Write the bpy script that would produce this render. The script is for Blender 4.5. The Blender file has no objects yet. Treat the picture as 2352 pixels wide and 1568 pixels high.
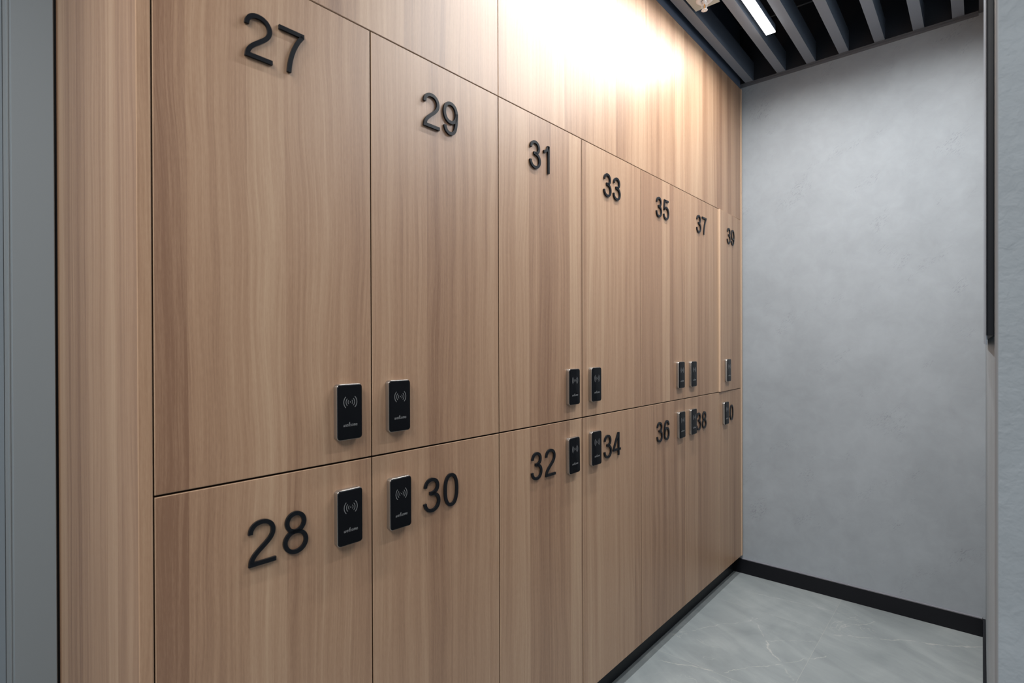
import bpy, bmesh, math, random
from mathutils import Vector, Matrix

SC = bpy.context.scene
COL = SC.collection

# ------------------------------------------------------------------ camera
CX, CZ = 0.97531, 1.23658
YAW, PIT, ROL, FPX = 0.71723, -0.00362, -0.00334, 1237.02766
cam = bpy.data.cameras.new('camera')
cam.sensor_width = 36.0
cam.sensor_fit = 'HORIZONTAL'
cam.lens = FPX / 2352 * 36
cam.shift_y = 12.667 / 2352
cam.clip_start = 0.02
cam.dof.use_dof = True
cam.dof.focus_distance = 1.75
cam.dof.aperture_fstop = 5.6
F = Vector((-math.sin(YAW) * math.cos(PIT), math.cos(YAW) * math.cos(PIT), math.sin(PIT)))
R0 = Vector((math.cos(YAW), math.sin(YAW), 0))
U0 = R0.cross(F)
R = math.cos(ROL) * R0 + math.sin(ROL) * U0
U = -math.sin(ROL) * R0 + math.cos(ROL) * U0
co = bpy.data.objects.new('camera', cam)
COL.objects.link(co)
M = Matrix.Identity(4)
for i in range(3):
    M[i][0], M[i][1], M[i][2] = R[i], U[i], -F[i]
M[0][3], M[1][3], M[2][3] = CX, 0, CZ
co.matrix_world = M
SC.camera = co

# ------------------------------------------------------------------ world, light, exposure
W = bpy.data.worlds.new('world')
SC.world = W
W.use_nodes = True
W.node_tree.nodes['Background'].inputs[0].default_value = (0.80, 0.88, 1.0, 1)
W.node_tree.nodes['Background'].inputs[1].default_value = 0.06
SC.view_settings.view_transform = 'Standard'
SC.view_settings.look = 'None'
SC.view_settings.gamma = 1.0
SC.view_settings.use_curve_mapping = False
SC.view_settings.exposure = 0.27
LAMP_GLOW = 9.0          # brightness of the opal diffuser itself
LAMP_POWER = 17.0        # light each linear lamp throws downwards
LAMP_COLOUR = (1.0, 0.985, 0.965, 1)


def area(name, loc, sx, sy, power, colour, direction=(0, 0, -1)):
    l = bpy.data.lights.new(name, 'AREA')
    l.shape = 'RECTANGLE'
    l.size, l.size_y, l.energy, l.color = sx, sy, power, colour
    o = bpy.data.objects.new(name, l)
    o.location = loc
    o.rotation_euler = Vector(direction).to_track_quat('-Z', 'Y').to_euler()
    COL.objects.link(o)
    return o


# unseen soft fill light, added behind the camera to brighten the near side
area('rear_fill_light', (1.10, -1.00, 2.58), 1.2, 1.2, 43, (1.0, 0.985, 0.96))


# ------------------------------------------------------------------ materials
def new_mat(name):
    m = bpy.data.materials.new(name)
    m.use_nodes = True
    nt = m.node_tree
    return m, nt, nt.nodes['Principled BSDF']


def node(nt, kind, **kw):
    n = nt.nodes.new(kind)
    for k, v in kw.items():
        setattr(n, k, v)
    return n


def math_n(nt, op, a, b=None, c=None, clamp=False):
    n = node(nt, 'ShaderNodeMath', operation=op, use_clamp=clamp)
    for i, v in enumerate((a, b, c)):
        if v is None:
            continue
        if isinstance(v, (int, float)):
            n.inputs[i].default_value = v
        else:
            nt.links.new(v, n.inputs[i])
    return n.outputs[0]


def noise_n(nt, vec, scale=1.0, detail=2.0, rough=0.5, dist=0.0, dim='3D'):
    n = node(nt, 'ShaderNodeTexNoise', noise_dimensions=dim)
    n.inputs['Scale'].default_value = scale
    n.inputs['Detail'].default_value = detail
    n.inputs['Roughness'].default_value = rough
    n.inputs['Distortion'].default_value = dist
    nt.links.new(vec, n.inputs['Vector'])
    return n.outputs['Fac']


def comb(nt, x, y, z):
    n = node(nt, 'ShaderNodeCombineXYZ')
    for i, v in enumerate((x, y, z)):
        if isinstance(v, (int, float)):
            n.inputs[i].default_value = v
        else:
            nt.links.new(v, n.inputs[i])
    return n.outputs[0]


def ramp(nt, fac, stops):
    n = node(nt, 'ShaderNodeValToRGB')
    el = n.color_ramp.elements
    while len(el) < len(stops):
        el.new(0.5)
    for e, (p, c) in zip(el, stops):
        e.position = p
        e.color = (c[0], c[1], c[2], 1)
    nt.links.new(fac, n.inputs[0])
    return n.outputs[0]


def plain(name, col, rough=0.5, metal=0.0, spec=0.5):
    m, nt, b = new_mat(name)
    b.inputs['Base Color'].default_value = (*col, 1)
    b.inputs['Roughness'].default_value = rough
    b.inputs['Metallic'].default_value = metal
    b.inputs['Specular IOR Level'].default_value = spec
    geo = node(nt, 'ShaderNodeNewGeometry')
    n = noise_n(nt, geo.outputs['Position'], 40, 3)
    mr = node(nt, 'ShaderNodeMapRange')
    mr.inputs['To Min'].default_value = max(0.0, rough - 0.03)
    mr.inputs['To Max'].default_value = rough + 0.03
    nt.links.new(n, mr.inputs['Value'])
    nt.links.new(mr.outputs[0], b.inputs['Roughness'])
    return m


def wood_mat(name, lo, mid, hi):
    m, nt, b = new_mat(name)
    geo = node(nt, 'ShaderNodeNewGeometry')
    sep = node(nt, 'ShaderNodeSeparateXYZ')
    nt.links.new(geo.outputs['Position'], sep.inputs[0])
    att = node(nt, 'ShaderNodeAttribute', attribute_type='OBJECT', attribute_name='grain')
    z = sep.outputs[2]
    u = math_n(nt, 'ADD', math_n(nt, 'ADD', sep.outputs[0], sep.outputs[1]), att.outputs['Fac'])
    warp = noise_n(nt, comb(nt, math_n(nt, 'MULTIPLY', u, 5.0), 0.0, math_n(nt, 'MULTIPLY', z, 1.5)), 1.0, 2)
    w2 = noise_n(nt, comb(nt, math_n(nt, 'MULTIPLY', u, 14.0), 3.0, math_n(nt, 'MULTIPLY', z, 2.6)), 1.0, 2)
    uw = math_n(nt, 'ADD', u, math_n(nt, 'MULTIPLY_ADD', warp, 0.055, math_n(nt, 'MULTIPLY', w2, 0.012)))
    us = math_n(nt, 'ADD', u, math_n(nt, 'MULTIPLY', warp, 0.010))
    # veneer leaves: bands with crisp edges
    vor = node(nt, 'ShaderNodeTexVoronoi', voronoi_dimensions='1D', feature='F1')
    vor.inputs['Scale'].default_value = 15.0
    nt.links.new(us, vor.inputs['W'])
    sv = node(nt, 'ShaderNodeSeparateColor')
    nt.links.new(vor.outputs['Color'], sv.inputs[0])
    stave = sv.outputs[0]
    # each leaf has its own grain offset
    uo = math_n(nt, 'MULTIPLY_ADD', sv.outputs[1], 0.37, uw)
    broad = noise_n(nt, comb(nt, math_n(nt, 'MULTIPLY', uo, 26.0), 7.0, math_n(nt, 'MULTIPLY', z, 0.55)), 1.0, 3, 0.55)
    medium = noise_n(nt, comb(nt, math_n(nt, 'MULTIPLY', uo, 120.0), 1.0, math_n(nt, 'MULTIPLY', z, 0.9)), 1.0, 4, 0.6)
    fine = noise_n(nt, comb(nt, math_n(nt, 'MULTIPLY', uo, 520.0), 5.0, math_n(nt, 'MULTIPLY', z, 7.0)), 1.0, 3, 0.6)
    pore = noise_n(nt, comb(nt, math_n(nt, 'MULTIPLY', u, 700.0), 9.0, math_n(nt, 'MULTIPLY', z, 70.0)), 1.0, 2, 0.6)
    s = math_n(nt, 'MULTIPLY', stave, 0.26)
    s = math_n(nt, 'MULTIPLY_ADD', broad, 0.50, s)
    s = math_n(nt, 'MULTIPLY_ADD', medium, 0.46, s)
    s = math_n(nt, 'MULTIPLY_ADD', fine, 0.34, s)
    s = math_n(nt, 'MULTIPLY_ADD', pore, 0.22, s)
    # mean is about 0.82
    mr = node(nt, 'ShaderNodeMapRange')
    mr.inputs['From Min'].default_value = 0.65
    mr.inputs['From Max'].default_value = 1.13
    nt.links.new(s, mr.inputs['Value'])
    c = ramp(nt, mr.outputs[0], [(0.0, lo), (0.5, mid), (1.0, hi)])
    nt.links.new(c, b.inputs['Base Color'])
    # small rare knots
    r = math_n(nt, 'MULTIPLY_ADD', fine, 0.14, 0.37)
    nt.links.new(r, b.inputs['Roughness'])
    b.inputs['Specular IOR Level'].default_value = 1.0
    bump = node(nt, 'ShaderNodeBump')
    bump.inputs['Strength'].default_value = 0.10
    bump.inputs['Distance'].default_value = 0.0006
    nt.links.new(math_n(nt, 'ADD', fine, pore), bump.inputs['Height'])
    nt.links.new(bump.outputs[0], b.inputs['Normal'])
    return m


WOOD = wood_mat('oak_veneer', (0.235, 0.124, 0.070), (0.385, 0.232, 0.140), (0.500, 0.335, 0.215))
EDGE = plain('oak_edge_band', (0.58, 0.41, 0.285), 0.42)
SIDE_SHADED = plain('shaded_oak_door_side', (0.13, 0.075, 0.045), 0.6, spec=0.2)  # door sides darkened in the colour so the joints look shaded
CARCASS = plain('dark_brown_carcass', (0.055, 0.032, 0.02), 0.7)


def plaster_mat(name, base, marks=True, bump_scale=90, bump_d=0.0006, bump_s=0.25, rough=0.55):
    m, nt, b = new_mat(name)
    geo = node(nt, 'ShaderNodeNewGeometry')
    P = geo.outputs['Position']
    cloud = noise_n(nt, P, 2.3, 5, 0.6, 0.3)
    mott = noise_n(nt, P, 14, 4, 0.65, 0.5)
    fac = math_n(nt, 'MULTIPLY_ADD', cloud, 0.65, math_n(nt, 'MULTIPLY', mott, 0.35))
    lo = tuple(v * 0.86 for v in base)
    hi = tuple(v * 1.13 for v in base)
    c = ramp(nt, fac, [(0.3, lo), (0.7, hi)])
    h = noise_n(nt, P, bump_scale, 6, 0.6, 0.4)
    if marks:
        # trowel marks: sparse dark flecks gathered in patches, leaning to the upper right
        mp = node(nt, 'ShaderNodeMapping', vector_type='TEXTURE')
        mp.inputs['Rotation'].default_value = (0, math.radians(-48), 0)
        mp.inputs['Scale'].default_value = (1 / 75, 1 / 75, 1 / 310)
        nt.links.new(P, mp.inputs[0])
        fl = noise_n(nt, mp.outputs[0], 1.0, 3, 0.6)
        fl = math_n(nt, 'MULTIPLY', math_n(nt, 'SUBTRACT', fl, 0.56), 14.0, clamp=True)
        mp2 = node(nt, 'ShaderNodeMapping', vector_type='TEXTURE')
        mp2.inputs['Rotation'].default_value = (0, math.radians(-48), 0)
        mp2.inputs['Scale'].default_value = (1 / 5.0, 1 / 5.0, 1 / 10)
        nt.links.new(P, mp2.inputs[0])
        patch = noise_n(nt, mp2.outputs[0], 1.0, 2, 0.5)
        pm = node(nt, 'ShaderNodeMapRange')
        pm.inputs['From Min'].default_value = 0.575
        pm.inputs['From Max'].default_value = 0.68
        nt.links.new(patch, pm.inputs['Value'])
        k = math_n(nt, 'MULTIPLY', math_n(nt, 'MULTIPLY', fl, pm.outputs[0]), 0.36)
        mx = node(nt, 'ShaderNodeMix', data_type='RGBA')
        nt.links.new(k, mx.inputs[0])
        nt.links.new(c, mx.inputs[6])
        mx.inputs[7].default_value = (base[0] * 0.38, base[1] * 0.38, base[2] * 0.40, 1)
        c = mx.outputs[2]
        h = math_n(nt, 'SUBTRACT', h, k)
    nt.links.new(c, b.inputs['Base Color'])
    b.inputs['Roughness'].default_value = rough
    b.inputs['Specular IOR Level'].default_value = 0.35
    bump = node(nt, 'ShaderNodeBump')
    bump.inputs['Strength'].default_value = bump_s
    bump.inputs['Distance'].default_value = bump_d
    nt.links.new(h, bump.inputs['Height'])
    nt.links.new(bump.outputs[0], b.inputs['Normal'])
    return m


MICRO = plaster_mat('grey_microcement', (0.315, 0.348, 0.380))
STUCCO = plaster_mat('rough_grey_plaster', (0.285, 0.322, 0.355), marks=False, bump_scale=70, bump_d=0.004, bump_s=0.6)
REARWALL = plaster_mat('rear_plaster', (0.45, 0.46, 0.48), marks=False)
BEAD = plain('smooth_corner_bead', (0.21, 0.215, 0.225), 0.4)


def floor_mat():
    m, nt, b = new_mat('grey_marble_tile')
    geo = node(nt, 'ShaderNodeNewGeometry')
    P = geo.outputs['Position']
    sep = node(nt, 'ShaderNodeSeparateXYZ')
    nt.links.new(P, sep.inputs[0])
    x, y = sep.outputs[0], sep.outputs[1]
    # joints
    right = math_n(nt, 'GREATER_THAN', x, 0.464)
    fx = math_n(nt, 'ABSOLUTE', math_n(nt, 'SUBTRACT', math_n(nt, 'WRAP', math_n(nt, 'SUBTRACT', x, 0.464), 0.3, -0.3), 0.0))
    yo = math_n(nt, 'MULTIPLY_ADD', right, 0.37, 0.0)
    fy_l = math_n(nt, 'ABSOLUTE', math_n(nt, 'WRAP', math_n(nt, 'SUBTRACT', y, 2.628), 0.3, -0.3))
    fy_r = math_n(nt, 'ABSOLUTE', math_n(nt, 'WRAP', math_n(nt, 'SUBTRACT', y, 1.80), 0.65, -0.65))
    fy = math_n(nt, 'ADD', math_n(nt, 'MULTIPLY', fy_r, right), math_n(nt, 'MULTIPLY', fy_l, math_n(nt, 'SUBTRACT', 1.0, right)))
    jd = math_n(nt, 'MINIMUM', fx, fy)
    joint = math_n(nt, 'LESS_THAN', jd, 0.0009)
    # per tile shift
    tx = math_n(nt, 'FLOOR', math_n(nt, 'DIVIDE', math_n(nt, 'SUBTRACT', x, 0.464), 0.6))
    ty = math_n(nt, 'FLOOR', math_n(nt, 'DIVIDE', math_n(nt, 'SUBTRACT', y, 2.628), 0.6))
    ty = math_n(nt, 'MULTIPLY', ty, math_n(nt, 'SUBTRACT', 1.0, right))
    off = comb(nt, math_n(nt, 'MULTIPLY', tx, 3.7), math_n(nt, 'MULTIPLY', ty, 5.3), 0.0)
    pa = node(nt, 'ShaderNodeVectorMath', operation='ADD')
    nt.links.new(P, pa.inputs[0])
    nt.links.new(off, pa.inputs[1])
    Q = pa.outputs[0]
    cloud = noise_n(nt, Q, 2.6, 5, 0.62, 0.8)
    streak_map = node(nt, 'ShaderNodeMapping', vector_type='TEXTURE')
    streak_map.inputs['Rotation'].default_value = (0, 0, math.radians(-28))
    streak_map.inputs['Scale'].default_value = (1 / 2.2, 1 / 9.0, 1)
    nt.links.new(Q, streak_map.inputs[0])
    streak = noise_n(nt, streak_map.outputs[0], 1.2, 5, 0.6, 0.6)
    f = math_n(nt, 'MULTIPLY_ADD', cloud, 0.55, math_n(nt, 'MULTIPLY', streak, 0.45))
    base = ramp(nt, f, [(0.30, (0.215, 0.245, 0.255)), (0.5, (0.285, 0.318, 0.328)), (0.70, (0.375, 0.41, 0.415))])
    # warped position for veins
    wv = node(nt, 'ShaderNodeTexNoise')
    wv.inputs['Scale'].default_value = 7.0
    wv.inputs['Detail'].default_value = 5.0
    wv.inputs['Roughness'].default_value = 0.62
    nt.links.new(P, wv.inputs['Vector'])
    wv_s = node(nt, 'ShaderNodeSeparateColor')
    nt.links.new(wv.outputs['Color'], wv_s.inputs[0])
    wx = math_n(nt, 'MULTIPLY_ADD', math_n(nt, 'SUBTRACT', wv_s.outputs[0], 0.5), 0.075, x)
    wy = math_n(nt, 'MULTIPLY_ADD', math_n(nt, 'SUBTRACT', wv_s.outputs[1], 0.5), 0.075, y)

    def seg(x0, y0, x1, y1, w):
        L = math.hypot(x1 - x0, y1 - y0)
        dx, dy = (x1 - x0) / L, (y1 - y0) / L
        a = math_n(nt, 'SUBTRACT', wx, x0)
        c = math_n(nt, 'SUBTRACT', wy, y0)
        t = math_n(nt, 'ADD', math_n(nt, 'MULTIPLY', a, dx), math_n(nt, 'MULTIPLY', c, dy))
        t = math_n(nt, 'MINIMUM', math_n(nt, 'MAXIMUM', t, 0.0), L)
        ex = math_n(nt, 'SUBTRACT', a, math_n(nt, 'MULTIPLY', t, dx))
        ey = math_n(nt, 'SUBTRACT', c, math_n(nt, 'MULTIPLY', t, dy))
        d = math_n(nt, 'SQRT', math_n(nt, 'ADD', math_n(nt, 'MULTIPLY', ex, ex), math_n(nt, 'MULTIPLY', ey, ey)))
        return math_n(nt, 'SUBTRACT', 1.0, math_n(nt, 'DIVIDE', d, w), clamp=True)

    veins = None
    for v in ((0.19, 2.56, 0.445, 2.17, 0.0055), (0.47, 2.605, 0.98, 2.90, 0.006), (-0.02, 2.17, 0.21, 2.56, 0.0035),
              (0.02, 1.96, 0.20, 2.04, 0.0045), (0.24, 2.05, 0.52, 2.42, 0.003), (0.10, 2.80, 0.45, 2.86, 0.0035),
              (0.70, 2.30, 0.98, 2.50, 0.003), (0.30, 2.40, 0.46, 2.52, 0.003), (0.52, 2.72, 0.62, 2.86, 0.003),
              (0.55, 2.10, 0.98, 2.22, 0.004)):
        s = seg(*v)
        veins = s if veins is None else math_n(nt, 'MAXIMUM', veins, s)
    # thin random veins
    vn = noise_n(nt, Q, 3.1, 4, 0.55, 1.2)
    vv = math_n(nt, 'ABSOLUTE', math_n(nt, 'SUBTRACT', vn, 0.5))
    vv = math_n(nt, 'SUBTRACT', 1.0, math_n(nt, 'DIVIDE', vv, 0.006), clamp=True)
    msk = noise_n(nt, Q, 2.0, 1)
    msk = math_n(nt, 'MULTIPLY', math_n(nt, 'SUBTRACT', msk, 0.50), 5.0, clamp=True)
    vv = math_n(nt, 'MULTIPLY', vv, msk)
    gate = noise_n(nt, P, 24, 2)
    veins = math_n(nt, 'MULTIPLY', veins, math_n(nt, 'MULTIPLY_ADD', gate, 4.5, -1.75, clamp=True))
    va = math_n(nt, 'MAXIMUM', math_n(nt, 'MULTIPLY', veins, 0.50), math_n(nt, 'MULTIPLY', vv, 0.35))
    mx = node(nt, 'ShaderNodeMix', data_type='RGBA')
    nt.links.new(va, mx.inputs[0])
    nt.links.new(base, mx.inputs[6])
    mx.inputs[7].default_value = (0.62, 0.61, 0.57, 1)
    mj = node(nt, 'ShaderNodeMix', data_type='RGBA')
    nt.links.new(math_n(nt, 'MULTIPLY', joint, 0.55), mj.inputs[0])
    nt.links.new(mx.outputs[2], mj.inputs[6])
    mj.inputs[7].default_value = (0.42, 0.42, 0.40, 1)
    nt.links.new(mj.outputs[2], b.inputs['Base Color'])
    b.inputs['Roughness'].default_value = 0.38
    b.inputs['Specular IOR Level'].default_value = 0.4
    return m


FLOOR = floor_mat()
BLACK = plain('black_matte', (0.006, 0.008, 0.012), 0.45, spec=0.25)
BLACKALU = plain('black_skirting_aluminium', (0.006, 0.0065, 0.0095), 0.36, spec=0.25)
LIP = plain('skirting_grey_lip', (0.30, 0.305, 0.35), 0.4, 0.2)
DIGIT = plain('black_acrylic_numeral', (0.007, 0.0085, 0.0115), 0.31, spec=0.24)
CHROME = plain('satin_chrome', (0.43, 0.405, 0.38), 0.24, 0.9)
GLASS = plain('black_glossy_glass', (0.006, 0.007, 0.009), 0.07, spec=0.10)
PRINT = plain('grey_white_print', (0.26, 0.268, 0.278), 0.5)
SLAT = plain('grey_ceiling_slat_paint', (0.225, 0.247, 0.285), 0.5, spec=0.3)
SLAT_SHADED = plain('shaded_slat_side', (0.10, 0.125, 0.165), 0.6, spec=0.2)  # shade between the slats, put into the colour of their sides
NAVY = plain('dark_plenum_paint', (0.018, 0.022, 0.032), 0.7)
NAVY2 = plain('navy_edge_trim', (0.07, 0.095, 0.14), 0.6)
TRIMG = plain('dark_grey_trim', (0.12, 0.125, 0.14), 0.5)
CASING = plain('grey_painted_casing', (0.20, 0.232, 0.255), 0.42)
CASING2 = plain('blue_grey_painted_panel', (0.17, 0.212, 0.25), 0.42)
ALU = plain('lamp_aluminium', (0.30, 0.31, 0.33), 0.4, 0.6)
WHITE = plain('white_enamel', (0.88, 0.88, 0.88), 0.35)
BOARD = plain('pale_access_board', (0.52, 0.53, 0.48), 0.6)
BRASS = plain('sprinkler_bulb_amber', (0.85, 0.42, 0.12), 0.2)

DIFF, _nt, _b = new_mat('lamp_diffuser')
_b.inputs['Base Color'].default_value = (0.9, 0.9, 0.9, 1)
_b.inputs['Emission Color'].default_value = LAMP_COLOUR
_b.inputs['Emission Strength'].default_value = LAMP_GLOW


# ------------------------------------------------------------------ mesh helpers
def finish(name, bm, mats, parent=None, loc=(0, 0, 0), smooth=False):
    bmesh.ops.recalc_face_normals(bm, faces=bm.faces)
    me = bpy.data.meshes.new(name)
    bm.to_mesh(me)
    bm.free()
    for m in (mats if isinstance(mats, (list, tuple)) else [mats]):
        me.materials.append(m)
    if smooth:
        me.shade_smooth()
    return link(name, me, parent, loc)


def link(name, me, parent=None, loc=(0, 0, 0)):
    o = bpy.data.objects.new(name, me)
    COL.objects.link(o)
    o.location = loc
    if parent:
        o.parent = parent
    return o


def box(bm, x0, x1, y0, y1, z0, z1, mi=0, bevel=0.0, seg=1):
    vs = [bm.verts.new((x, y, z)) for x in (x0, x1) for y in (y0, y1) for z in (z0, z1)]
    idx = ((0, 1, 3, 2), (4, 6, 7, 5), (0, 4, 5, 1), (2, 3, 7, 6), (0, 2, 6, 4), (1, 5, 7, 3))
    fs = [bm.faces.new([vs[i] for i in f]) for f in idx]
    for f in fs:
        f.material_index = mi
    if bevel:
        es = {e for f in fs for e in f.edges}
        r = bmesh.ops.bevel(bm, geom=list(es), offset=bevel, segments=seg, affect='EDGES', profile=0.5)
        return fs
    return fs


def box_obj(name, dims, mat, parent=None, bevel=0.0, seg=1, loc=(0, 0, 0)):
    bm = bmesh.new()
    box(bm, *dims, bevel=bevel, seg=seg)
    return finish(name, bm, mat, parent, loc)


def prism(bm, pts, z0, z1, axis='z', mi=0):
    """closed outline extruded along an axis; pts are the two other coordinates"""
    def P(a, b, c):
        return {'z': (a, b, c), 'x': (c, a, b), 'y': (a, c, b)}[axis]
    lo = [bm.verts.new(P(a, b, z0)) for a, b in pts]
    hi = [bm.verts.new(P(a, b, z1)) for a, b in pts]
    n = len(pts)
    fs = [bm.faces.new(lo[::-1]), bm.faces.new(hi)]
    for i in range(n):
        fs.append(bm.faces.new((lo[i], lo[(i + 1) % n], hi[(i + 1) % n], hi[i])))
    for f in fs:
        f.material_index = mi
    return fs


def lathe(bm, prof, n=32, origin=(0, 0, 0)):
    rings = []
    for r, z in prof:
        rings.append([bm.verts.new((origin[0] + r * math.cos(2 * math.pi * i / n), origin[1] + r * math.sin(2 * math.pi * i / n), origin[2] + z)) for i in range(n)])
    for a, b in zip(rings, rings[1:]):
        for i in range(n):
            bm.faces.new((a[i], a[(i + 1) % n], b[(i + 1) % n], b[i]))
    bm.faces.new(rings[0])
    bm.faces.new(rings[-1][::-1])


def tube(bm, pts, r, n=10):
    pts = [Vector(p) for p in pts]
    rings = []
    for i, p in enumerate(pts):
        d = (pts[min(i + 1, len(pts) - 1)] - pts[max(i - 1, 0)]).normalized()
        a = d.orthogonal().normalized() if i == 0 else (a - d * a.dot(d)).normalized()
        b = d.cross(a)
        rings.append([bm.verts.new(p + r * (math.cos(2 * math.pi * k / n) * a + math.sin(2 * math.pi * k / n) * b)) for k in range(n)])
    for A, B in zip(rings, rings[1:]):
        for k in range(n):
            bm.faces.new((A[k], A[(k + 1) % n], B[(k + 1) % n], B[k]))
    bm.faces.new(rings[0][::-1])
    bm.faces.new(rings[-1])


def empty(name, loc, label, cat, group=None):
    o = bpy.data.objects.new(name, None)
    o.empty_display_size = 0.05
    o.location = loc
    COL.objects.link(o)
    return tag(o, label, cat, group)


def tag(o, label, cat, group=None):
    o['label'] = label
    o['category'] = cat
    if group:
        o['group'] = group
    return o


def struct(o):
    o['kind'] = 'structure'
    return o


# ------------------------------------------------------------------ the setting
ZT, ZM, ZB = 1.903, 1.0010, 0.0995        # door joints
Y0, DW = 0.2650, 0.4000                   # first door edge, door pitch
YEND = 2.987
YB = 3.018                                # back wall
ZP = 2.606                                # top of the panels
WX = CX + 0.0125                          # face of the right wall

struct(box_obj('floor', (-0.75, 2.7, -2.7, YB, -0.06, 0.0), FLOOR))
struct(box_obj('wall_back', (-0.75, 1.40, YB, YB + 0.1, 0.0, 3.0), MICRO))
struct(box_obj('wall_left', (-0.75, -0.62, -2.7, YB, 0.0, 3.0), CASING2))
struct(box_obj('wall_rear', (-0.75, 2.7, -2.8, -2.7, 0.0, 3.0), REARWALL))
struct(box_obj('ceiling', (-0.75, 2.7, -2.8, YB + 0.1, 2.95, 3.05), NAVY))

# right wall: ends in the opening the photo is taken from, with a rounded smooth corner bead
bm = bmesh.new()
r = 0.003
YE = 0.90
out = [(WX, YB), (WX, YE + r)]
for i in range(1, 7):
    a = math.pi / 2 * i / 6
    out.append((WX + r - r * math.cos(a), YE + r - r * math.sin(a)))
out += [(WX + 0.40, YE), (WX + 0.40, YB)]
fs = prism(bm, out, 0.0, 3.0, 'z')
for f in fs:
    n = f.normal
for k in range(1, 8):
    fs[1 + k].material_index = 0
for k in range(2, 9):
    fs[k + 1].material_index = 1
me_fs = fs
fs[2].material_index = 0
fs[2 + 7].material_index = 0
wr = struct(finish('wall_right', bm, [STUCCO, BEAD]))

# black skirtings with a grey top lip
def skirting(name, x0, x1, y0, y1, lip, lipmat=None):
    bm = bmesh.new()
    box(bm, x0, x1, y0, y1, 0.0, 0.0755, 0, 0.0008)
    box(bm, *lip, 0.0757, 0.0790, 1, 0.0008)
    return struct(finish(name, bm, [BLACKALU, lipmat or LIP]))

skirting('baseboard_back', -0.05, WX - 0.0100, YB - 0.012, YB - 0.0002, (-0.004, WX - 0.0100, YB - 0.0118, YB - 0.0002))
skirting('baseboard_right', WX - 0.0095, WX - 0.0002, 1.10, YB - 0.0125, (WX - 0.0092, WX - 0.0002, 1.10, YB - 0.0125), BLACKALU)

# ceiling edge trims
bm = bmesh.new()
box(bm, -0.02, WX - 0.022, YB - 0.021, YB - 0.0035, 2.6305, 2.6330)
box(bm, -0.02, WX - 0.022, YB - 0.0033, YB - 0.0002, 2.6205, 2.6330)
struct(finish('trim_1', bm, TRIMG))
bm = bmesh.new()
box(bm, WX - 0.021, WX - 0.0035, 0.95, YB - 0.0002, 2.6305, 2.6330)
box(bm, WX - 0.0033, WX - 0.0002, 0.95, YB - 0.0002, 2.6205, 2.6330)
struct(finish('trim_2', bm, TRIMG))
struct(box_obj('plenum_dark_sheet', (-0.03, 1.0, YB - 0.0050, YB - 0.0042, 2.6335, 2.94), NAVY))  # dark sheet added over the lit upper wall to keep the slat gaps dark
struct(box_obj('trim_3', (-0.03, -0.0005, 0.245, YB - 0.03, ZP + 0.001, 2.94), NAVY2))

# grey door casing at the left of the lockers
bm = bmesh.new()
prism(bm, [(-0.6198, 0.2390), (-0.6015, 0.2390), (-0.6000, 0.2375), (-0.6000, 0.1680), (-0.6012, 0.1668), (-0.6022, 0.1664),
           (-0.6022, 0.1640), (-0.6008, 0.1634), (-0.6008, 0.1612), (-0.6038, 0.1602), (-0.6038, 0.1550), (-0.6198, 0.1560)], 0.0, 2.75)
struct(finish('trim_4', bm, CASING))
struct(box_obj('trim_5', (-0.6198, -0.6030, -0.75, 0.1545, 0.0, 2.75), CASING2, bevel=0.001))
struct(box_obj('gap_shade_strip', (-0.6198, -0.6100, 0.2392, 0.2444, 0.0, 2.75), BLACK))  # black strip standing in for the shadow in the gap beside the casing

# ------------------------------------------------------------------ numerals drawn as strokes
S = 0.096
H = S / 2


def bez(p0, p1, p2, p3, n=14):
    o = []
    for i in range(1, n + 1):
        t = i / n
        o.append(tuple((1 - t) ** 3 * a + 3 * (1 - t) ** 2 * t * b + 3 * (1 - t) * t * t * c + t ** 3 * d for a, b, c, d in zip(p0, p1, p2, p3)))
    return o


def path(start, *segs):
    p = [start]
    for s in segs:
        if len(s) == 1:
            p.append(s[0])
        else:
            p += bez(p[-1], *s)
    return p


def sup(cx, cy, rx, ry, e=2.0, n=44):
    o = []
    for i in range(n):
        t = 2 * math.pi * i / n
        c, s = math.cos(t), math.sin(t)
        o.append((cx + rx * math.copysign(abs(c) ** (2 / e), c), cy + ry * math.copysign(abs(s) ** (2 / e), s)))
    return o


def offset(pts, closed, d):
    n = len(pts)
    out = []
    for i in range(n):
        p = Vector(pts[i])
        a = Vector(pts[i - 1]) if (closed or i > 0) else None
        b = Vector(pts[(i + 1) % n]) if (closed or i < n - 1) else None
        n1 = (p - a).normalized() if a is not None else None
        n2 = (b - p).normalized() if b is not None else None
        if n1 is None:
            n1 = n2
        if n2 is None:
            n2 = n1
        m1, m2 = Vector((-n1.y, n1.x)), Vector((-n2.y, n2.x))
        m = m1 + m2
        m = m / max(m.length, 1e-6)
        k = d / max(0.38, m.dot(m1))
        out.append((p.x + m.x * k, p.y + m.y * k))
    return out


def stroke(bm, pts, closed, s, sc, x0, x1):
    """ribbon of width s along pts (unit square), scaled by sc, in the y-z plane, from x0 to x1"""
    A, B = offset(pts, closed, s / 2), offset(pts, closed, -s / 2)
    n = len(pts)
    va = [[bm.verts.new((x, q[0] * sc, q[1] * sc)) for q in Q] for Q in (A, B) for x in (x0, x1)]
    al, ah, bl, bh = va
    rng = range(n) if closed else range(n - 1)
    for i in rng:
        j = (i + 1) % n
        bm.faces.new((ah[i], ah[j], bh[j], bh[i]))
        bm.faces.new((al[i], bl[i], bl[j], al[j]))
        bm.faces.new((al[i], al[j], ah[j], ah[i]))
        bm.faces.new((bl[i], bh[i], bh[j], bl[j]))
    if not closed:
        for i in (0, n - 1):
            bm.faces.new((al[i], ah[i], bh[i], bl[i]))


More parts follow.
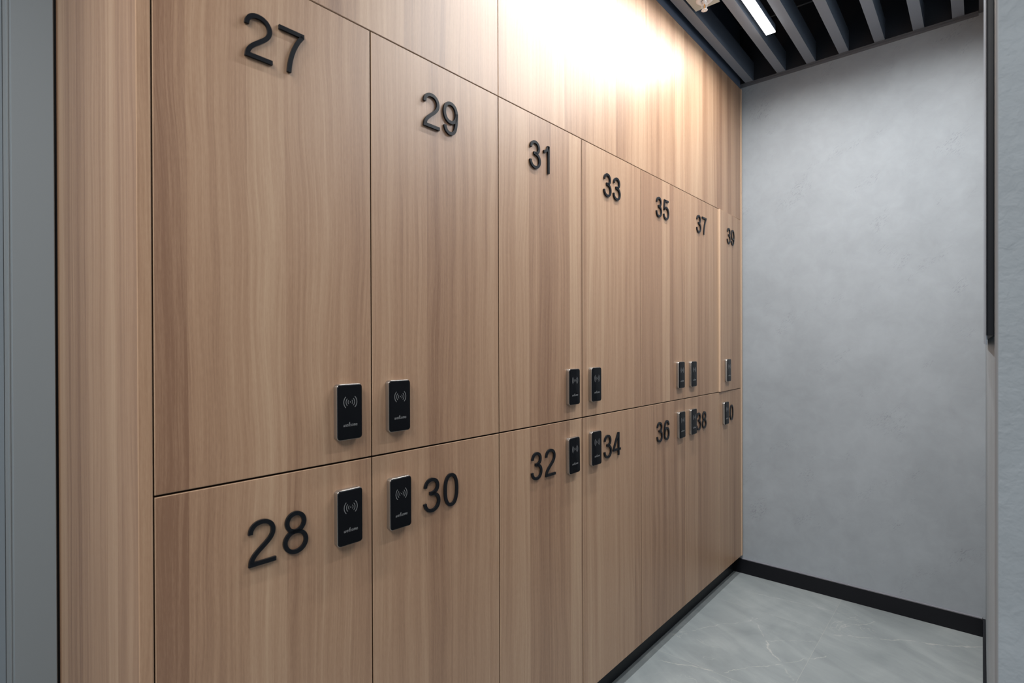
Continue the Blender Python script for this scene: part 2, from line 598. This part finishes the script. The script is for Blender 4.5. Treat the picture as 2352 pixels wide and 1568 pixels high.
def nine():
    return [(sup(0.297, 0.665, 0.240, 0.278, 2.15), True),
            (path((0.537, 0.70), ((0.545, 0.35), (0.50, H), (0.285, H)), ((0.165, H), (0.085, 0.13), (0.075, 0.255))), False)]


GLYPH = {
    '0': ([(sup(0.29, 0.5, 0.233, 0.443, 2.35), True)], 0.58),
    '1': ([([(0.282, 0.0), (0.282, 1.0)], False), (path((0.0, 0.745), ((0.12, 0.765), (0.235, 0.85), (0.262, 0.985))), False)], 0.34),
    '2': ([(path((0.068, 0.705), ((0.068, 0.85), (0.17, 0.943), (0.32, 0.943)), ((0.46, 0.943), (0.565, 0.85), (0.565, 0.72)),
                 ((0.565, 0.60), (0.49, 0.52), (0.36, 0.415)), ((0.20, 0.285), (0.085, 0.20), (0.078, H)), ((0.625, H),)), False)], 0.625),
    '3': ([(path((0.078, 0.725), ((0.085, 0.86), (0.185, 0.943), (0.31, 0.943)), ((0.44, 0.943), (0.53, 0.86), (0.53, 0.745)),
                 ((0.53, 0.61), (0.43, 0.545), (0.235, 0.545))), False),
           (path((0.30, 0.53), ((0.48, 0.53), (0.575, 0.43), (0.575, 0.295)), ((0.575, 0.15), (0.455, H), (0.31, H)),
                 ((0.165, H), (0.065, 0.14), (0.058, 0.285))), False)], 0.63),
    '4': ([([(0.475, 0.0), (0.475, 1.0)], False), ([(0.445, 0.97), (0.045, 0.285)], False), ([(0.0, 0.262), (0.635, 0.262)], False)], 0.635),
    '5': ([([(0.115, 0.943), (0.57, 0.943)], False), (path((0.155, 0.99), ((0.088, 0.49),)), False),
           (path((0.075, 0.475), ((0.15, 0.585), (0.225, 0.615), (0.32, 0.615)), ((0.47, 0.615), (0.575, 0.50), (0.575, 0.34)),
                 ((0.575, 0.17), (0.46, H), (0.31, H)), ((0.17, H), (0.07, 0.13), (0.058, 0.27))), False)], 0.63),
    '7': ([([(0.0, 0.943), (0.60, 0.943)], False), (path((0.565, 0.925), ((0.42, 0.75), (0.255, 0.42), (0.235, 0.0))), False)], 0.61),
    '8': ([(sup(0.31, 0.735, 0.205, 0.208), True), (sup(0.31, 0.292, 0.250, 0.235), True)], 0.62),
    '9': (nine(), 0.59),
}
GLYPH['6'] = ([([(0.59 - a, 1 - b) for a, b in p], c) for p, c in nine()], 0.59)
DH = 0.0812
_digit_mesh = {}


def digit_mesh(ch):
    if ch not in _digit_mesh:
        bm = bmesh.new()
        for p, c in GLYPH[ch][0]:
            stroke(bm, p, c, S, DH, 0.0004, 0.0050)
        bmesh.ops.recalc_face_normals(bm, faces=bm.faces)
        me = bpy.data.meshes.new('number_digit')
        bm.to_mesh(me)
        bm.free()
        me.materials.append(DIGIT)
        _digit_mesh[ch] = me
    return _digit_mesh[ch]


# ------------------------------------------------------------------ card lock
LW, LH = 0.0575, 0.1125


def rrect(w, h, r, n=6):
    o = []
    for cx, cy, a0 in ((w / 2 - r, h / 2 - r, 0), (-w / 2 + r, h / 2 - r, 90), (-w / 2 + r, -h / 2 + r, 180), (w / 2 - r, -h / 2 + r, 270)):
        for i in range(n + 1):
            a = math.radians(a0 + 90 * i / n)
            o.append((cx + r * math.cos(a), cy + r * math.sin(a)))
    return o


def loft(bm, rings, cap=True):
    R_ = [[bm.verts.new((x, y, z)) for y, z in ring] for ring, x in rings]
    n = len(R_[0])
    for a, b in zip(R_, R_[1:]):
        for i in range(n):
            bm.faces.new((a[i], a[(i + 1) % n], b[(i + 1) % n], b[i]))
    if cap:
        bm.faces.new(R_[0][::-1])
        bm.faces.new(R_[-1])


def make_lock_meshes():
    ms = {}
    bm = bmesh.new()
    rr = 0.0075
    loft(bm, [(rrect(LW, LH, rr), 0.0003), (rrect(LW, LH, rr), 0.0112), (rrect(LW - .0006, LH - .0006, rr - .0003), 0.0118), (rrect(LW - .0014, LH - .0014, rr - .0007), 0.0120)])
    ms['lock_housing'] = (bm, CHROME)
    bm = bmesh.new()
    rings = [(rrect(LW - .0018, LH - .0018, rr - .0009), 0.0121)]
    for i in range(0, 6):
        a = math.pi / 2 * i / 5
        ins = 0.0024 * (1 - math.cos(a))
        rings.append((rrect(LW - .0018 - 2 * ins, LH - .0018 - 2 * ins, max(0.002, rr - .0009 - ins)), 0.0125 + 0.0020 * math.sin(a)))
    loft(bm, rings)
    ms['glass_face'] = (bm, GLASS)
    XF = 0.0145
    bm = bmesh.new()
    cyy, czz = 0.0, 0.020
    bm2 = bm
    dot = sup(cyy, czz, 0.0010, 0.0010, 2, 12)
    prism(bm, dot, XF + 0.00003, XF + 0.00012, 'x')
    for rad, w, half in ((0.0052, 0.00085, 46), (0.0098, 0.00095, 46), (0.0150, 0.00105, 47)):
        for side in (0, 180):
            pts = [(cyy + rad * math.cos(math.radians(side + a)), czz + rad * math.sin(math.radians(side + a))) for a in [half * (-1 + 2 * i / 12) for i in range(13)]]
            stroke(bm, pts, False, w, 1.0, XF + 0.00003, XF + 0.00012)
    ms['contactless_symbol'] = (bm, PRINT)
    # "welcome" in slanted handwriting, drawn on an x-height of 1
    bm = bmesh.new()
    strokes = []
    x = 0.0

    def add(pts, adv):
        nonlocal x
        strokes.append([(x + a + 0.25 * b, b) for a, b in pts])
        x += adv
    add(path((0, 0.95), ((0.02, 0.4), (0.05, 0.0), (0.2, 0.0)), ((0.35, 0.0), (0.42, 0.5), (0.45, 0.9)), ((0.45, 0.4), (0.5, 0.0), (0.65, 0.0)), ((0.85, 0.0), (0.95, 0.6), (0.92, 1.0))), 1.25)
    add(path((0.0, 0.5), ((0.35, 0.5), (0.62, 0.6), (0.6, 0.85)), ((0.55, 1.05), (0.0, 1.05), (0.0, 0.45)), ((0.0, -0.05), (0.45, -0.05), (0.7, 0.2))), 0.95)
    add(path((0.0, 0.4), ((0.3, 0.8), (0.5, 1.5), (0.4, 1.85)), ((0.25, 2.1), (0.1, 1.3), (0.1, 0.6)), ((0.1, 0.1), (0.2, -0.1), (0.45, 0.1))), 0.62)
    add(path((0.65, 0.8), ((0.5, 1.05), (0.0, 1.05), (0.0, 0.45)), ((0.0, -0.05), (0.45, -0.05), (0.7, 0.2))), 0.92)
    add(sup(0.32, 0.48, 0.32, 0.48, 2, 20) + [(0.64, 0.48)], 0.95)
    add(path((0.0, 0.0), ((0.05, 0.5), (0.08, 0.8), (0.05, 1.0)), ((0.1, 0.5), (0.25, 1.0), (0.38, 0.95)), ((0.5, 0.9), (0.42, 0.4), (0.42, 0.0)), ((0.5, 0.6), (0.6, 1.0), (0.75, 0.95)), ((0.88, 0.9), (0.78, 0.3), (0.85, 0.05))), 1.12)
    add(path((0.0, 0.5), ((0.35, 0.5), (0.62, 0.6), (0.6, 0.85)), ((0.55, 1.05), (0.0, 1.05), (0.0, 0.45)), ((0.0, -0.05), (0.45, -0.05), (0.85, 0.25))), 0.85)
    sc = 0.0315 / x
    for pts in strokes:
        q = [((a - x / 2) * sc, b * sc * 0.86 - 0.0285) for a, b in pts]
        stroke(bm, q, False, 0.00062, 1.0, XF + 0.00003, XF + 0.00012)
    ms['welcome_lettering'] = (bm, PRINT)
    out = {}
    for k, (b_, mat) in ms.items():
        bmesh.ops.recalc_face_normals(b_, faces=b_.faces)
        me = bpy.data.meshes.new(k)
        b_.to_mesh(me)
        b_.free()
        me.materials.append(mat)
        if k in ('lock_housing', 'glass_face'):
            me.shade_smooth()
            me.set_sharp_from_angle(angle=math.radians(50))
        out[k] = me
    return out


LOCK = make_lock_meshes()

# ------------------------------------------------------------------ lockers
GAP = 0.0036
_door_cache = {}


def door_mesh(w, h, pale=False):
    key = (round(w, 4), round(h, 4), pale)
    if key not in _door_cache:
        bm = bmesh.new()
        fs = box(bm, -0.018, 0.0, -w / 2, w / 2, 0.0, h)
        edges = [e for e in bm.edges if all(abs(v.co.x) < 1e-6 for v in e.verts)]
        for f in bm.faces:
            f.material_index = 1 if pale else 2
            if all(abs(v.co.x) < 1e-6 for v in f.verts):
                f.material_index = 0
        bmesh.ops.bevel(bm, geom=edges, offset=0.0007, segments=2, affect='EDGES', material=1)
        bmesh.ops.recalc_face_normals(bm, faces=bm.faces)
        me = bpy.data.meshes.new('door')
        bm.to_mesh(me)
        bm.free()
        me.materials.append(WOOD)
        me.materials.append(EDGE)
        me.materials.append(SIDE_SHADED)
        _door_cache[key] = me
    return _door_cache[key]


LOCKC = {27: (.6045, 1.1028), 28: (.6044, .8905), 29: (.7285, 1.1045), 30: (.7306, .8910), 31: (1.4020, 1.1050), 32: (1.4012, .8900),
         33: (1.5301, 1.1053), 34: (1.5303, .8940), 35: (2.2040, 1.1070), 36: (2.2090, .8938), 37: (2.3340, 1.1055), 38: (2.3335, .8940),
         39: (2.7562, 1.1065), 40: (2.7397, .8922)}
# first and second digit, left edges
DIG = {27: (.4035, .4665), 28: (.4055, .4690), 29: (.8040, .8660), 30: (.8015, .8640), 31: (1.1935, 1.2600), 32: (1.1965, 1.2620), 33: (1.5925, 1.6555),
       34: (1.5905, 1.6510), 35: (1.9860, 2.0510), 36: (1.9880, 2.0540), 37: (2.3880, 2.4530), 38: (2.3830, 2.4485), 39: (2.7600, 2.8230), 40: (2.7500, 2.8130)}
ORD = {0: 'first', 1: 'second', 2: 'third', 3: 'fourth', 4: 'fifth', 5: 'sixth', 6: 'last'}
for n in range(27, 41):
    c = (n - 27) // 2
    up = n % 2 == 1
    ya = Y0 + c * DW + GAP / 2 - 0.0003
    yb = (Y0 + (c + 1) * DW - GAP / 2 + 0.0003) if c < 6 else YEND - 0.0010
    za, zb = (ZM + GAP / 2, ZT - 0.0017) if up else (ZB, ZM - GAP / 2)
    w, h = yb - ya, zb - za
    yc = (ya + yb) / 2
    row = 'top' if up else 'bottom'
    side = 'left' if c in (1, 3, 5, 6) else 'right'
    lab = 'oak veneer locker numbered %d, %s from the left in the %s row' % (n, ORD[c], row)
    if n == 39:
        lab = 'oak veneer locker numbered 39, door slightly ajar, last in the top row'
    if n == 40:
        lab = 'oak veneer locker numbered 40, lock covering its 4, last in the bottom row'
    t = empty('locker', (0, yc, za), lab, 'locker', 'numbered lockers in two rows')
    cb = bmesh.new()
    box(cb, -0.585, -0.0215, -w / 2 - 0.001, w / 2 + 0.001, -0.001 if up else 0.0, h + 0.001)
    finish('cabinet_body', cb, CARCASS, t)
    d = link('door', door_mesh(w, h, n == 39), t)
    d['grain'] = c * 1.37 + (0.0 if up else (0.0 if c != 4 else 0.6))
    parts = [d]
    base = 1.7460 if up else 0.8455
    for ch, yl in zip(str(n), DIG[n]):
        dg = link('number_digit', digit_mesh(ch), t, (0, yl - yc, base - za))
        parts.append(dg)
    ly, lz = LOCKC[n]
    lk = link('lock_housing', LOCK['lock_housing'], t, (0, ly - yc, lz - za))
    lk['label'] = 'silver card lock with black face'
    parts.append(lk)
    for k in ('glass_face', 'contactless_symbol', 'welcome_lettering'):
        s = link(k, LOCK[k], lk)
        if k == 'glass_face':
            s['label'] = 'glossy black glass face'
    if n == 39:                     # door 39 stands a little open on its right-hand hinge
        ang = 0.008 / w
        piv = Vector((-0.018, w / 2, 0))
        rot = Matrix.Rotation(ang, 4, 'Z')
        for o in parts:
            v = Vector(o.location) - piv
            o.location = rot @ v + piv
            o.rotation_euler = (0, 0, ang)
    if n in (32, 40, 36):
        lk.rotation_euler = (math.radians(0.8), 0, 0)

# ------------------------------------------------------------------ fixed oak panels around the lockers
def panel(name, dims, label, cat, grain, edge_axis='x', group=None):
    x0, x1, y0, y1, z0, z1 = dims
    bm = bmesh.new()
    box(bm, *dims)
    big = [f for f in bm.faces if abs(f.calc_center_median().x - x1) < 1e-5] if edge_axis == 'x' else \
          [f for f in bm.faces if abs(f.calc_center_median().y - y0) < 1e-5 or abs(f.calc_center_median().x - x1) < 1e-5]
    for f in bm.faces:
        f.material_index = 0 if f in big else 1
    edges = [e for e in bm.edges if all(abs(v.co.x - x1) < 1e-6 for v in e.verts)]
    bmesh.ops.bevel(bm, geom=edges, offset=0.0009, segments=2, affect='EDGES', material=1)
    o = finish(name, bm, [WOOD, EDGE])
    o['grain'] = grain
    return tag(o, label, cat, group)


PG = 'oak panels above the lockers'
ups = [(Y0 + 0.0014, Y0 + 2 * DW - 0.0008, 'left oak panel above lockers 27 and 29', 11.3),
       (Y0 + 2 * DW + 0.0008, Y0 + 5 * DW - 0.0006, 'middle oak panel glaring under the lamp, above lockers 31 to 35', 13.9),
       (Y0 + 5 * DW + 0.0006, YEND - 0.001, 'right oak panel above lockers 37 and 39', 17.2)]
for a, b_, lab, g in ups:
    panel('upper_panel', (-0.018, 0.0, a, b_, ZT + 0.0004, ZP), lab, 'panel', g, group=PG)
    # carcass behind
panel('end_panel', (-0.618, 0.0, 0.2446, Y0 - 0.0009, 0.0, ZP), 'tall oak end panel closing the left end of the lockers', 'panel', 21.4, edge_axis='y')
bm = bmesh.new()
box(bm, -0.3, 0.0025, YEND + 0.0035, YB - 0.010, ZB, ZP, 0, 0.0008)
o = finish('filler_strip', bm, EDGE)
tag(o, 'narrow pale oak filler strip between lockers and grey back wall', 'strip')
o = box_obj('back_board', (-0.60, -0.0215, Y0, YEND, ZT + 0.004, ZP - 0.001), CARCASS)
tag(o, 'dark cabinet box behind the panels above the lockers', 'cabinet')
o = box_obj('plinth', (-0.585, -0.045, Y0 + 0.001, YB - 0.013, 0.0, ZB - 0.0012), BLACK)
tag(o, 'black recessed plinth under the bottom row of lockers', 'plinth')

# ------------------------------------------------------------------ ceiling slats
ZS = 2.634
slx = [(0.042, 'nearest the lockers, left of the sprinkler'), (0.200, 'second from the lockers, between sprinkler and lit lamp'),
       (0.337, 'third from the lockers, just right of the lit lamp'), (0.477, 'fourth from the lockers'), (0.620, 'fifth from the lockers'),
       (0.764, 'sixth from the lockers'), (0.900, 'seventh from the lockers, nearest the right wall')]
SLM = None
for x, where in slx:
    if SLM is None:
        bm = bmesh.new()
        # inverted U profile, open at the top
        wv = 0.020
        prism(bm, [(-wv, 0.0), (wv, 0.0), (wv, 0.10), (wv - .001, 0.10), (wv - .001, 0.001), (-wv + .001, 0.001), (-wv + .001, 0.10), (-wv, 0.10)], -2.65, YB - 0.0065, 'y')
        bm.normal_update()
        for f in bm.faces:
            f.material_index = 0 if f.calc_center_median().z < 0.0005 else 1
        o = finish('ceiling_slat', bm, [SLAT, SLAT_SHADED], None, (x, 0, ZS))
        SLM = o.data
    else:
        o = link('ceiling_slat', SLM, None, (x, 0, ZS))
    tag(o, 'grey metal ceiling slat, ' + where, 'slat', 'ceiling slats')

# ------------------------------------------------------------------ linear lamps
LXC, LXW, LZ = 0.26675, 0.0385, 2.6195


def lamp(y0, y1, label, xc=LXC, power=LAMP_POWER):
    yc = (y0 + y1) / 2
    t = empty('linear_lamp', (xc, yc, LZ), label, 'lamp', 'linear ceiling lamps')
    w = LXW / 2
    L = (y1 - y0) / 2
    bm = bmesh.new()
    box(bm, -w, w, -L, L, 0.0065, 0.034)
    finish('housing', bm, SLAT_SHADED, t)
    bm = bmesh.new()
    box(bm, -w + .0005, w - .0005, -L + .0005, L - .0005, 0.0, 0.006)
    finish('diffuser', bm, DIFF, t)
    for s in (-1, 1):
        bm = bmesh.new()
        tube(bm, [(0, s * L * 0.7, 0.0345), (0, s * L * 0.7, 0.33)], 0.0015, 6)
        finish('suspension_wire', bm, ALU, t)
    a = area('lamp_light', (xc, yc, LZ - 0.001), y1 - y0, LXW, power, LAMP_COLOUR[:3])
    a.rotation_euler = (0, 0, math.pi / 2)
    a.data.spread = math.radians(166)


lamp(1.05, 2.575, 'long lit white linear lamp hanging between the ceiling slats', power=18.0)
lamp(1.375, 2.575, 'second linear lamp along the right wall side of the ceiling, out of view', 0.832, power=13.5)
lamp(-1.50, -0.30, 'linear lamp further back over the entrance, out of view')

# ------------------------------------------------------------------ sprinkler
bz = ZS + 0.001
o = box_obj('mounting_board', (0.0690, 0.1700, 1.95, 2.2220, bz, bz + 0.006), BOARD, bevel=0.0006)
tag(o, 'pale board set between the first two slats, carrying the sprinkler', 'board')
sx, sy = 0.127, 2.168
t = empty('fire_sprinkler', (sx, sy, bz), 'white fire sprinkler with amber bulb below the pale board', 'sprinkler')
bm = bmesh.new()
lathe(bm, [(0.034, -0.0002), (0.0340, -0.0015), (0.0310, -0.0045), (0.0200, -0.0065), (0.0185, -0.0050), (0.0120, -0.0048), (0.0110, -0.0002)], 40)
finish('escutcheon', bm, WHITE, t, smooth=True)
bm = bmesh.new()
lathe(bm, [(0.0100, -0.0050), (0.0095, -0.0130), (0.0070, -0.0140), (0.0060, -0.0180), (0.0030, -0.0185)], 24)
for s in (-1, 1):
    tube(bm, [(s * 0.0090, 0, -0.0120), (s * 0.0105, 0, -0.0220), (s * 0.0095, 0, -0.0310), (s * 0.0045, 0, -0.0390), (0, 0, -0.0415)], 0.0019, 8)
finish('frame_arms', bm, WHITE, t, smooth=True)
bm = bmesh.new()
lathe(bm, [(0.0016, -0.0187), (0.0020, -0.0250), (0.0020, -0.0330), (0.0012, -0.0385)], 14)
b2 = finish('glass_bulb', bm, BRASS, t, smooth=True)
b2['label'] = 'amber heat bulb'
bm = bmesh.new()
nT = 12
ring = []
for i in range(nT * 4):
    a = 2 * math.pi * i / (nT * 4)
    rr_ = 0.0125 if i % 4 in (0, 1, 2) else 0.0095
    ring.append((rr_ * math.cos(a), rr_ * math.sin(a)))
prism(bm, ring, -0.0432, -0.0418, 'z')
lathe(bm, [(0.0030, -0.0433), (0.0026, -0.0455), (0.0010, -0.0460)], 12)
finish('deflector', bm, WHITE, t)

# ------------------------------------------------------------------ slim dark wall mirror on the right wall
t = empty('wall_mirror', (WX, 1.475, 1.235), 'slim dark framed panel on the right wall, seen edge-on', 'mirror')
bm = bmesh.new()
box(bm, -0.0070, -0.0004, -0.55, 0.55, 0.012, 1.16, 0, 0.0006)
box(bm, -0.0084, -0.0071, -0.5500, -0.5440, 0.012, 1.16, 0, 0.0003)
finish('frame', bm, BLACK, t)
bm = bmesh.new()
box(bm, -0.0083, -0.0072, -0.5435, 0.549, 0.0, 1.155)
finish('mirror_glass', bm, plain('mirror_glass_silver', (0.26, 0.30, 0.36), 0.35, 0.8), t)
